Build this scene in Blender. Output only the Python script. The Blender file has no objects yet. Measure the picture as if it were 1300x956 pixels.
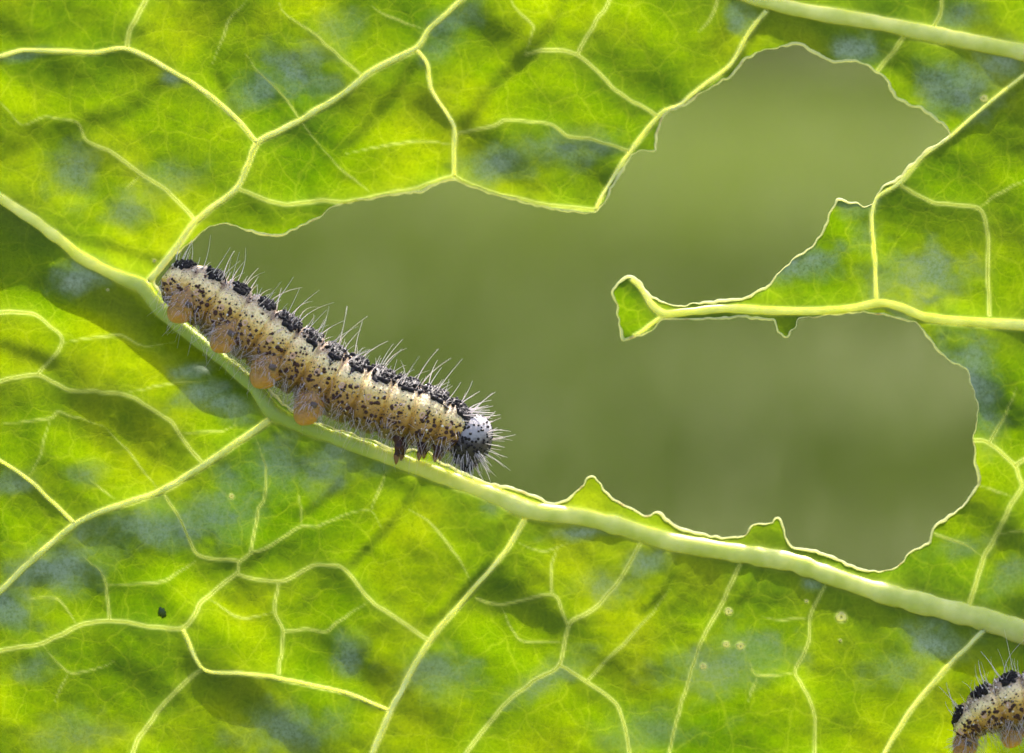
import bpy, math, random
import numpy as np

random.seed(7)
RNG = np.random.default_rng(7)
R = math.radians
SC = bpy.context.scene
COL = SC.collection
SC.unit_settings.system = 'METRIC'
SC.unit_settings.scale_length = 0.01          # one unit = one centimetre

# ------------------------------------------------------------------ camera
PITCH = R(8.0)            # the camera looks slightly down
DIST = 30.0               # cm from lens to leaf
SCL = 0.008               # cm of leaf for one photo pixel
LEAF_Z = 60.0             # the leaf hangs 60 cm above the ground
cam = bpy.data.cameras.new('camera')
camo = bpy.data.objects.new('camera', cam)
COL.objects.link(camo)
cam.sensor_width = 36.0
cam.lens = 36.0 * DIST / (1300 * SCL)
camo.location = (0, -DIST * math.cos(PITCH), LEAF_Z + DIST * math.sin(PITCH))
camo.rotation_euler = (math.pi / 2 - PITCH, 0, 0)
cam.clip_start = 0.5
cam.clip_end = 60000
cam.dof.use_dof = True
cam.dof.focus_distance = DIST - 0.25
cam.dof.aperture_fstop = 0.085                # f/8.5 in centimetre units
SC.camera = camo

# ------------------------------------------------------------------ sky + sun
SUN_EL, SUN_AZ = R(60), R(22)                 # azimuth measured from +Y towards +X
w = bpy.data.worlds.new('World')
SC.world = w
w.use_nodes = True
nt = w.node_tree
sky = nt.nodes.new('ShaderNodeTexSky')
sky.sky_type = 'NISHITA'
sky.sun_disc = False
sky.sun_elevation = SUN_EL
sky.sun_rotation = SUN_AZ
bg = nt.nodes['Background']
bg.inputs[1].default_value = 0.15
sky.dust_density = 5.0
sky.ozone_density = 0.4
sky.air_density = 0.85
nt.links.new(sky.outputs[0], bg.inputs[0])
sl = bpy.data.lights.new('sun', 'SUN')
sl.energy = 3.6
sl.angle = R(0.9)
sl.color = (1.0, 0.95, 0.86)
slo = bpy.data.objects.new('sun', sl)
COL.objects.link(slo)
sd = np.array([math.sin(SUN_AZ) * math.cos(SUN_EL), math.cos(SUN_AZ) * math.cos(SUN_EL), math.sin(SUN_EL)])
from mathutils import Vector, Matrix
slo.rotation_euler = Vector(sd).to_track_quat('Z', 'Y').to_euler()
slo.location = (100, 300, 400)
SC.view_settings.view_transform = 'Standard'
SC.view_settings.look = 'None'
SC.view_settings.gamma = 1
SC.view_settings.exposure = 1.65
SC.render.engine = 'CYCLES'
SC.cycles.use_denoising = True
SC.cycles.denoising_prefilter = 'ACCURATE'
SC.cycles.denoising_input_passes = 'RGB_ALBEDO'
SC.cycles.max_bounces = 6
SC.cycles.diffuse_bounces = 4
SC.cycles.caustics_reflective = False
SC.cycles.caustics_refractive = False

# sun direction in the leaf's own frame (x right, y away from lens, z up)
cp, sp = math.cos(PITCH), math.sin(PITCH)
SLX = sd[0]
SLY = cp * sd[1] - sp * sd[2]
SLZ = sp * sd[1] + cp * sd[2]

# ------------------------------------------------------------------ helpers
DPX = DIST / SCL
def at(p):
    """photo pixel + depth behind the leaf plane (in pixels) -> leaf frame, cm"""
    p = np.asarray(p, float)
    k = 1 + p[..., 2] / DPX
    return np.stack([(p[..., 0] - 650) * SCL * k, p[..., 2] * SCL, -(p[..., 1] - 478) * SCL * k], -1)

def empty(name, base, **props):
    o = bpy.data.objects.new(name, None)
    COL.objects.link(o)
    b = Vector(base)
    o.location = Vector((0, 0, LEAF_Z)) + Matrix.Rotation(-PITCH, 3, 'X') @ b
    o.rotation_euler = (-PITCH, 0, 0)
    o.empty_display_size = 0.3
    o['_b'] = list(base)
    for k, v in props.items():
        o[k] = v
    return o

def mesh(name, V, F, mats, parent=None, smooth=True, mi=None, attrs=None, local=True, **props):
    me = bpy.data.meshes.new(name)
    V = np.asarray(V, float)
    if parent is not None and local:
        root = parent
        while root.parent is not None:
            root = root.parent
        V = V - np.array(root['_b'])
    if isinstance(F, np.ndarray) and F.ndim == 2:
        n, k = F.shape
        me.vertices.add(len(V))
        me.vertices.foreach_set('co', V.astype(np.float32).ravel())
        me.loops.add(n * k)
        me.loops.foreach_set('vertex_index', F.astype(np.int32).ravel())
        me.polygons.add(n)
        me.polygons.foreach_set('loop_start', np.arange(0, n * k, k, dtype=np.int32))
        me.update(calc_edges=True)
    else:
        me.from_pydata([tuple(v) for v in V], [], [tuple(int(i) for i in f) for f in F])
    if not isinstance(mats, (list, tuple)):
        mats = [mats]
    for m in mats:
        me.materials.append(m)
    n = len(me.polygons)
    if smooth:
        me.polygons.foreach_set('use_smooth', np.ones(n, bool))
    if mi is not None:
        me.polygons.foreach_set('material_index', np.asarray(mi, np.int32))
    for k, a in (attrs or {}).items():
        at_ = me.attributes.new(k, 'FLOAT', 'POINT')
        at_.data.foreach_set('value', np.asarray(a, np.float32))
    me.update()
    o = bpy.data.objects.new(name, me)
    COL.objects.link(o)
    if parent is not None:
        o.parent = parent
    for k, v in props.items():
        o[k] = v
    return o

def vnoise(x, y, wl, seed, octaves=1):
    """smooth value noise in [-1,1]"""
    out = 0; amp = 1; tot = 0
    for o in range(octaves):
        r = np.random.default_rng(seed + 31 * o)
        L = r.uniform(-1, 1, (128, 128))
        u = np.asarray(x, float) / wl + 17.3; v = np.asarray(y, float) / wl + 9.1
        iu = np.floor(u).astype(int); iv = np.floor(v).astype(int)
        fu = u - iu; fv = v - iv
        fu = fu * fu * fu * (fu * (6 * fu - 15) + 10); fv = fv * fv * fv * (fv * (6 * fv - 15) + 10)
        a = L[iu % 128, iv % 128]; b = L[(iu + 1) % 128, iv % 128]
        c = L[iu % 128, (iv + 1) % 128]; d = L[(iu + 1) % 128, (iv + 1) % 128]
        out = out + amp * ((a * (1 - fu) + b * fu) * (1 - fv) + (c * (1 - fu) + d * fu) * fv)
        tot += amp; amp *= 0.5; wl *= 0.5
    return out / tot

def resample(P, step, closed=False, smooth=True):
    P = np.asarray(P, float)
    if smooth and len(P) > 2:
        n = len(P); out = []
        idx = range(n if closed else n - 1)
        for i in idx:
            if closed:
                p0, p1, p2, p3 = P[(i - 1) % n], P[i], P[(i + 1) % n], P[(i + 2) % n]
            else:
                p1, p2 = P[i], P[i + 1]
                p0 = P[i - 1] if i > 0 else 2 * p1 - p2
                p3 = P[i + 2] if i + 2 < n else 2 * p2 - p1
            t = np.linspace(0, 1, 12, endpoint=False)[:, None]
            # damped Catmull-Rom keeps corners fairly crisp
            m1 = 0.36 * (p2 - p0); m2 = 0.36 * (p3 - p1)
            L = np.linalg.norm((p2 - p1)[:2])
            for m in (m1, m2):
                lm = np.linalg.norm(m[:2])
                if lm > L: m *= L / lm
            out.append((2 * t**3 - 3 * t**2 + 1) * p1 + (t**3 - 2 * t**2 + t) * m1 + (-2 * t**3 + 3 * t**2) * p2 + (t**3 - t**2) * m2)
        P = np.vstack(out + ([] if closed else [P[-1:]]))
    if closed:
        P = np.vstack([P, P[:1]])
    d = np.linalg.norm(np.diff(P[:, :2], axis=0), axis=1)
    s = np.concatenate([[0], np.cumsum(d)])
    n = max(2, int(round(s[-1] / step)) + 1)
    t = np.linspace(0, s[-1], n)
    Q = np.stack([np.interp(t, s, P[:, k]) for k in range(P.shape[1])], 1)
    return Q[:-1] if closed else Q

# ------------------------------------------------------------------ materials
def new_mat(name):
    m = bpy.data.materials.new(name)
    m.use_nodes = True
    t = m.node_tree
    t.nodes.clear()
    return m, t

def N(t, kind, **kw):
    n = t.nodes.new('ShaderNode' + kind)
    for k, v in kw.items():
        if k.startswith('_'):
            setattr(n, k[1:], v)
        else:
            key = int(k[1:]) if (k[0] == 'i' and k[1:].isdigit()) else k.replace('_', ' ')
            n.inputs[key].default_value = v
    return n

def ramp(t, src, stops, interp='LINEAR'):
    r = t.nodes.new('ShaderNodeValToRGB')
    cr = r.color_ramp
    cr.interpolation = interp
    while len(cr.elements) < len(stops):
        cr.elements.new(0.5)
    for e, (p, c) in zip(cr.elements, stops):
        e.position = p
        e.color = (*c, 1) if len(c) == 3 else c
    t.links.new(src, r.inputs[0])
    return r.outputs[0]

def mixc(t, fac, a, b, blend='MIX'):
    m = t.nodes.new('ShaderNodeMix')
    m.data_type = 'RGBA'; m.blend_type = blend
    for s, v in ((m.inputs[0], fac), (m.inputs[6], a), (m.inputs[7], b)):
        if hasattr(v, 'is_linked') or isinstance(v, bpy.types.NodeSocket):
            t.links.new(v, s)
        elif isinstance(v, (tuple, list)):
            s.default_value = (*v, 1)
        else:
            s.default_value = v
    return m.outputs[2]

def mth(t, op, a, b=None, clamp=False):
    m = t.nodes.new('ShaderNodeMath')
    m.operation = op; m.use_clamp = clamp
    for s, v in ((m.inputs[0], a), (m.inputs[1], b)):
        if v is None: continue
        if isinstance(v, bpy.types.NodeSocket): t.links.new(v, s)
        else: s.default_value = v
    return m.outputs[0]

def noise(t, co, scale, detail=3, rough=0.55):
    n = N(t, 'TexNoise', Scale=scale, Detail=detail, Roughness=rough)
    t.links.new(co, n.inputs['Vector'])
    return n.outputs[0]

def out(t, sh):
    o = t.nodes.new('ShaderNodeOutputMaterial')
    t.links.new(sh, o.inputs[0])

def leaf_material():
    m, t = new_mat('leaf_tissue')
    co = t.nodes.new('ShaderNodeTexCoord').outputs['Object']
    av = N(t, 'Attribute', _attribute_name='vein').outputs['Fac']
    ab = N(t, 'Attribute', _attribute_name='sky_sheen').outputs['Fac']
    # fine areole network
    vo = N(t, 'TexVoronoi', Scale=8.0, _feature='DISTANCE_TO_EDGE')
    wob = N(t, 'TexNoise', Scale=5.0, Detail=1)
    t.links.new(co, wob.inputs['Vector'])
    wco = t.nodes.new('ShaderNodeVectorMath'); wco.operation = 'MULTIPLY_ADD'
    t.links.new(wob.outputs['Color'], wco.inputs[0]); wco.inputs[1].default_value = (.16, .16, .16)
    t.links.new(co, wco.inputs[2])
    sep = t.nodes.new('ShaderNodeSeparateXYZ'); t.links.new(wco.outputs[0], sep.inputs[0])
    flat = t.nodes.new('ShaderNodeCombineXYZ'); t.links.new(sep.outputs[0], flat.inputs[0]); t.links.new(sep.outputs[2], flat.inputs[1])
    vo.voronoi_dimensions = '2D'
    t.links.new(flat.outputs[0], vo.inputs['Vector'])
    net = ramp(t, vo.outputs['Distance'], [(0.0, (1, 1, 1)), (0.05, (.3, .3, .3)), (0.12, (0, 0, 0))])
    vb = N(t, 'TexVoronoi', Scale=2.3, _feature='DISTANCE_TO_EDGE')
    vb.voronoi_dimensions = '2D'
    t.links.new(flat.outputs[0], vb.inputs['Vector'])
    netb = ramp(t, vb.outputs['Distance'], [(0.0, (1, 1, 1)), (0.018, (.5, .5, .5)), (0.045, (0, 0, 0))])
    vc = N(t, 'TexVoronoi', Scale=4.3, _feature='DISTANCE_TO_EDGE')
    vc.voronoi_dimensions = '2D'
    t.links.new(flat.outputs[0], vc.inputs['Vector'])
    netc = ramp(t, vc.outputs['Distance'], [(0.0, (.7, .7, .7)), (0.02, (.3, .3, .3)), (0.05, (0, 0, 0))])
    netb = mth(t, 'MAXIMUM', netb, netc)
    n1 = noise(t, co, 0.6, 2)
    n2 = noise(t, co, 26, 3, 0.75)
    n3 = noise(t, co, 3.0, 2)
    base = ramp(t, n1, [(0.34, (.076, .158, .0002)), (0.5, (.128, .212, .0002)), (0.66, (.192, .262, .0002))])
    base = mixc(t, ramp(t, n3, [(0.42, (0, 0, 0)), (0.70, (.45, .45, .45))]), base, (.058, .138, .0002))
    mott = ramp(t, n2, [(0.3, (.76, .79, .7)), (0.5, (1, 1, 1)), (0.72, (1.18, 1.13, 1.1))])
    base = mixc(t, 0.9, base, mott, 'MULTIPLY')
    base = mixc(t, mth(t, 'MULTIPLY', net, 0.07), base, (.40, .46, .01))
    base = mixc(t, mth(t, 'MULTIPLY', netb, 0.10), base, (.55, .62, .04))
    tr = mixc(t, av, base, (.60, .66, .17))
    # reflecting side: dark green and waxy, with the sky's sheen painted into the colour
    sheen = mth(t, 'MULTIPLY', ab, ramp(t, n2, [(0.28, (.45, .45, .45)), (0.6, (1, 1, 1))]))
    dif = ramp(t, n2, [(0.3, (.018, .046, .003)), (0.7, (.036, .070, .005))])
    dif = mixc(t, mth(t, 'MULTIPLY', sheen, 0.8), dif, (.35, .43, .31))
    dif = mixc(t, mth(t, 'MULTIPLY', av, 0.6), dif, (.30, .36, .09))
    pr = N(t, 'BsdfPrincipled', Roughness=0.42, IOR=1.45)
    t.links.new(dif, pr.inputs['Base Color'])
    t.links.new(mth(t, 'ADD', mth(t, 'MULTIPLY', sheen, .6), .3), pr.inputs['Specular IOR Level'])
    tl = N(t, 'BsdfTranslucent')
    t.links.new(tr, tl.inputs['Color'])
    bmp = N(t, 'Bump', Strength=0.2, Distance=0.012)
    hh = mth(t, 'ADD', mth(t, 'MULTIPLY', n2, 0.8), mth(t, 'ADD', mth(t, 'MULTIPLY', net, 0.4), mth(t, 'MULTIPLY', netb, 0.35)))
    t.links.new(hh, bmp.inputs['Height'])
    t.links.new(bmp.outputs[0], pr.inputs['Normal'])
    t.links.new(bmp.outputs[0], tl.inputs['Normal'])
    mx = N(t, 'MixShader')
    t.links.new(mth(t, 'SUBTRACT', .66, mth(t, 'MULTIPLY', sheen, .42)), mx.inputs[0])
    t.links.new(pr.outputs[0], mx.inputs[1]); t.links.new(tl.outputs[0], mx.inputs[2])
    out(t, mx.outputs[0])
    return m

def vein_material(name, tcol, dcol, fac, worn=None):
    m, t = new_mat(name)
    co = t.nodes.new('ShaderNodeTexCoord').outputs['Object']
    n = noise(t, co, 25, 3)
    c = mixc(t, n, tcol, tuple(x * .8 for x in tcol))
    tl = N(t, 'BsdfTranslucent'); t.links.new(c, tl.inputs[0])
    pr = N(t, 'BsdfPrincipled', Roughness=0.4); pr.inputs['Base Color'].default_value = (*dcol, 1)
    if worn:
        nw = ramp(t, noise(t, co, 4.5, 4, .7), [(0.58, (0, 0, 0)), (0.72, (1, 1, 1))])
        t.links.new(mixc(t, nw, dcol, worn), pr.inputs['Base Color'])
        t.links.new(mixc(t, nw, c, worn), tl.inputs[0])
    mx = N(t, 'MixShader', i0=fac)
    t.links.new(pr.outputs[0], mx.inputs[1]); t.links.new(tl.outputs[0], mx.inputs[2])
    out(t, mx.outputs[0])
    return m

def rib_material(name, c1, c2, radius=0.09, rough=0.38):
    m, t = new_mat(name)
    co = t.nodes.new('ShaderNodeTexCoord').outputs['Object']
    n = noise(t, co, 3.5, 4)
    n2 = noise(t, co, 40, 3)
    c = mixc(t, ramp(t, n, [(0.35, (0, 0, 0)), (0.65, (1, 1, 1))]), c1, c2)
    c = mixc(t, mth(t, 'MULTIPLY', n2, 0.25), c, tuple(x * .7 for x in c1))
    c = mixc(t, N(t, 'Attribute', _attribute_name='green').outputs['Fac'], c, (.25, .36, .085))  # painted shade: greener midrib below the caterpillar
    pr = N(t, 'BsdfPrincipled', Roughness=rough)
    t.links.new(c, pr.inputs['Base Color'])
    pr.inputs['Subsurface Weight'].default_value = 1.0
    pr.inputs['Subsurface Radius'].default_value = (1.0, 0.95, 0.25)
    pr.inputs['Subsurface Scale'].default_value = radius
    b = N(t, 'Bump', Strength=0.3, Distance=0.01)
    t.links.new(n2, b.inputs['Height']); t.links.new(b.outputs[0], pr.inputs['Normal'])
    out(t, pr.outputs[0])
    return m

def simple_mat(name, c1, c2, scale=20, rough=0.5, sss=0.0, spec=0.5, bump=0.0, coat=0.0):
    m, t = new_mat(name)
    co = t.nodes.new('ShaderNodeTexCoord').outputs['Object']
    n = noise(t, co, scale, 3)
    c = ramp(t, n, [(0.3, c1), (0.7, c2)])
    pr = N(t, 'BsdfPrincipled', Roughness=rough)
    t.links.new(c, pr.inputs['Base Color'])
    pr.inputs['Specular IOR Level'].default_value = spec
    pr.inputs['Coat Weight'].default_value = coat
    if sss:
        pr.inputs['Subsurface Weight'].default_value = 1
        pr.inputs['Subsurface Radius'].default_value = (1, .6, .3)
        pr.inputs['Subsurface Scale'].default_value = sss
    if bump:
        b = N(t, 'Bump', Strength=bump, Distance=0.01)
        t.links.new(n, b.inputs['Height']); t.links.new(b.outputs[0], pr.inputs['Normal'])
    out(t, pr.outputs[0])
    return m

M_LEAF = leaf_material()
M_VEIN = vein_material('vein_tissue', (.85, .90, .42), (.34, .39, .15), 0.86)
M_RIB = rib_material('midrib_tissue', (.54, .59, .13), (.68, .70, .29), 0.16, .5)
M_SIDE = rib_material('side_vein_tissue', (.47, .53, .19), (.60, .65, .34), 0.10, .5)
M_RIM = vein_material('cut_edge_tissue', (.95, .95, .5), (.80, .80, .52), 0.62, (.60, .48, .22))

# ------------------------------------------------------------------ ground and far vegetation
def build_surroundings():
    m, t = new_mat('meadow_soil')
    co = t.nodes.new('ShaderNodeTexCoord').outputs['Object']
    c = ramp(t, noise(t, co, 0.006, 4), [(0.3, (.054, .069, .013)), (0.55, (.077, .094, .020)), (0.75, (.10, .11, .026))])
    pr = N(t, 'BsdfPrincipled', Roughness=0.9); t.links.new(c, pr.inputs['Base Color'])
    out(t, pr.outputs[0])
    # ground sheet out to the horizon, gently uneven close by
    g = np.concatenate([[-30000, -8000, -3000], np.linspace(-1200, 1200, 61), [3000, 8000, 30000]])
    X, Y = np.meshgrid(g, g, indexing='ij')
    Z = 3.0 * vnoise(X, Y, 120, 5, 2) * (np.hypot(X, Y) < 1500)
    n = len(g)
    I = np.arange(n * n).reshape(n, n)
    F = np.stack([I[:-1, :-1], I[1:, :-1], I[1:, 1:], I[:-1, 1:]], -1).reshape(-1, 4)
    mesh('ground', np.stack([X, Y, Z], -1).reshape(-1, 3), F, m, kind='structure',
         label='blurred green meadow ground far behind the leaf')

    def blade_mat(name, a, b, tc, attr=None):
        m, t = new_mat(name)
        co = t.nodes.new('ShaderNodeTexCoord').outputs['Object']
        c = ramp(t, noise(t, co, 0.008, 2), [(0.38, a), (0.62, b)])
        tcs = mixc(t, 0.0, tc, tc)
        if attr:
            pale_f = N(t, 'Attribute', _attribute_name=attr).outputs['Fac']
            c = mixc(t, pale_f, c, (.155, .205, .042)); tcs = mixc(t, pale_f, tc, (.14, .19, .025))
        d = N(t, 'BsdfDiffuse'); t.links.new(c, d.inputs[0])
        tl = N(t, 'BsdfTranslucent'); t.links.new(tcs, tl.inputs[0])
        mx = N(t, 'MixShader', i0=0.45)
        t.links.new(d.outputs[0], mx.inputs[1]); t.links.new(tl.outputs[0], mx.inputs[2])
        out(t, mx.outputs[0])
        return m
    # meadow grass: bent three-segment blades
    n = 80000
    rr = RNG
    y = 90 + 2300 * rr.random(n) ** 1.7
    x = rr.uniform(-1, 1, n) * (90 + y * 0.42)
    z0 = 3.0 * vnoise(x, y, 120, 5, 2) - 0.3
    hgt = rr.uniform(5, 12, n) * (1 + 0.5 * vnoise(x, y, 90, 77, 2))
    wd = rr.uniform(.25, .5, n) * (1 + y / 900)
    a = rr.uniform(0, 2 * np.pi, n); lean = rr.uniform(.1, .55, n) * hgt
    dx, dy = np.cos(a), np.sin(a)
    pale_f = np.clip(1.3 * np.exp(-((x - 75) / 190) ** 2 - ((y - 950) / 330) ** 2) + .25 * vnoise(x, y, 70, 91, 2) + .18 * (x > 0) * np.clip(x / 60, 0, 1), 0, 1)   # a paler patch of meadow
    rows = []
    for k, f in enumerate((0, .45, .8, 1)):
        ww = wd * (1, .9, .6, .06)[k]
        cx = x + dx * lean * f * f; cy = y + dy * lean * f * f; cz = z0 + hgt * f * (1 - .18 * f)
        rows.append(np.stack([cx - dy * ww, cy + dx * ww, cz], -1))
        rows.append(np.stack([cx + dy * ww, cy - dx * ww, cz], -1))
    V = np.stack(rows, 1).reshape(-1, 3)
    b0 = (np.arange(n) * 8)[:, None]
    F = np.concatenate([b0 + np.array([[0, 1, 3, 2]]), b0 + np.array([[2, 3, 5, 4]]), b0 + np.array([[4, 5, 7, 6]])])
    mesh('meadow_grass', V, F, blade_mat('grass_blade', (.041, .060, .011), (.070, .095, .018), (.054, .085, .011), 'pale_f'), smooth=False, attrs={'pale_f': np.repeat(pale_f, 8)},
         kind='stuff', label='out of focus olive green grass seen through the holes', category='grass')
    # shrubbery in the distance: leaf-sized faces through uneven mounds
    C, Rr = [], []
    blobs = [(-900, 2300, 200, 230), (-620, 2200, 170, 180), (-380, 2350, 190, 220), (-130, 2240, 170, 200), (110, 2180, 160, 170), (330, 2300, 190, 230),
             (560, 2220, 170, 190), (820, 2330, 200, 230)]
    VV, WW = [], []
    for i, (bx, by, br, bh) in enumerate(blobs):
        k = 5200
        d = rr.normal(size=(k, 3)); d /= np.linalg.norm(d, axis=1)[:, None]
        rad = rr.random(k) ** 0.28
        p = d * rad[:, None] * np.array([br, br * .7, bh * .62])
        p *= (1 + .22 * vnoise(d[:, 0] * 100, d[:, 2] * 100 + 40 * i, 45, 300 + i, 2))[:, None]
        c = p + np.array([bx, by, bh * .5])
        c = c[c[:, 2] > 1]
        k = len(c)
        u = rr.normal(size=(k, 3)); u /= np.linalg.norm(u, axis=1)[:, None]
        v = np.cross(u, rr.normal(size=(k, 3))); v /= np.linalg.norm(v, axis=1)[:, None]
        L = rr.uniform(4, 8, k)[:, None]
        VV.append(np.stack([c - u * L, c + v * L * .5, c + u * L, c - v * L * .5], 1).reshape(-1, 3))
    V = np.concatenate(VV)
    F = np.arange(len(V)).reshape(-1, 4)
    mesh('shrubbery', V, F, blade_mat('shrub_leaf', (.07, .09, .02), (.14, .15, .045), (.16, .17, .03)), smooth=False,
         kind='stuff', label='soft blurred shrubbery along the far side of the meadow', category='shrubbery')
build_surroundings()

# ------------------------------------------------------------------ the leaf: traced veins (x, y, width in photo pixels)
RIBS = {
 'midrib': [(-330,90,9),(-180,150,11),(-80,205,13),(0,252,15),(44,281,16),(85,312,17),(102,327,17),(156,354,19),(181,364,21),(203,393,19),(250,432,18),(288,462,18),(325,496,19),(346,523,22),(372,536,20),(440,561,20),(498,582,21),(565,606,22),(633,631,24),(674,648,27),(735,656,27),(785,668,27),(853,688,27),(928,701,28),(1002,713,28),(1063,734,28),(1131,756,30),(1232,782,33),(1300,803,35),(1400,838,38),(1560,890,44),(1700,930,50)],
 'upper_rib': [(700,-150,11),(820,-75,14),(900,-28,17),(948,-5,19),(995,8,21),(1046,18,22),(1114,29,23),(1182,43,24),(1300,67,25),(1420,100,27),(1560,160,28),(1700,240,25)],
 'exposed_rib': [(801,354,6),(814,366,8),(826,385,10),(843,398,12),(873,396,12),(920,392,13),(995,395,12),(1063,394,11),(1117,385,12),(1145,391,12),(1175,403,13),(1232,409,14),(1300,413,15),(1400,420,16),(1600,425,15)],
}
SIDE = [
 [(190,356,13),(222,318,12),(250,279,10),(300,240,9),(314,210,9),(327,181,10),(355,166,10),(382,152,10),(434,120,10),(477,87,10),(528,62,10),(545,37,9),(586,0,9),(640,-60,8),(720,-180,6)],
 [(342,533,13),(298,564,12),(257,592,12),(203,624,11),(135,647,11),(95,666,11),(51,702,11),(0,750,11),(-70,815,9),(-180,900,7)],
 [(668,656,10),(647,692,8),(620,726,8),(596,753,8),(545,814,9),(515,866,10),(490,915,10),(455,1000,9)],
 [(973,14,9),(951,42,7),(928,82,7),(894,108,7),(862,133,7),(836,147,8),(795,200,7),(764,250,6),(756,267,5)],
 [(1249,800,10),(1215,834,8),(1185,866,8),(1150,910,7),(1110,980,6)],
 [(-200,120,6),(-100,92,7),(0,72,8),(32,64,8),(118,67,8),(161,62,8),(220,91,8),(271,125,8),(305,156,8),(326,181,7)],
 [(842,401,8),(828,411,7),(815,421,6),(805,426,4)],
 [(95,665,7),(34,607,7),(0,585,6),(-60,550,5)],
 [(232,799,6),(257,849,7),(300,855,7),(352,861,7),(440,880,6),(497,903,5)],
 [(528,62,7),(542,81,7),(548,115,6),(576,159,7),(577,190,7),(577,225,6)],
 [(1113,386,7),(1111,341,6),(1107,275,6),(1114,251,6),(1141,233,8),(1171,199,7),(1207,173,6),(1255,131,6),(1300,95,6),(1400,20,5)],
]
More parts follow.
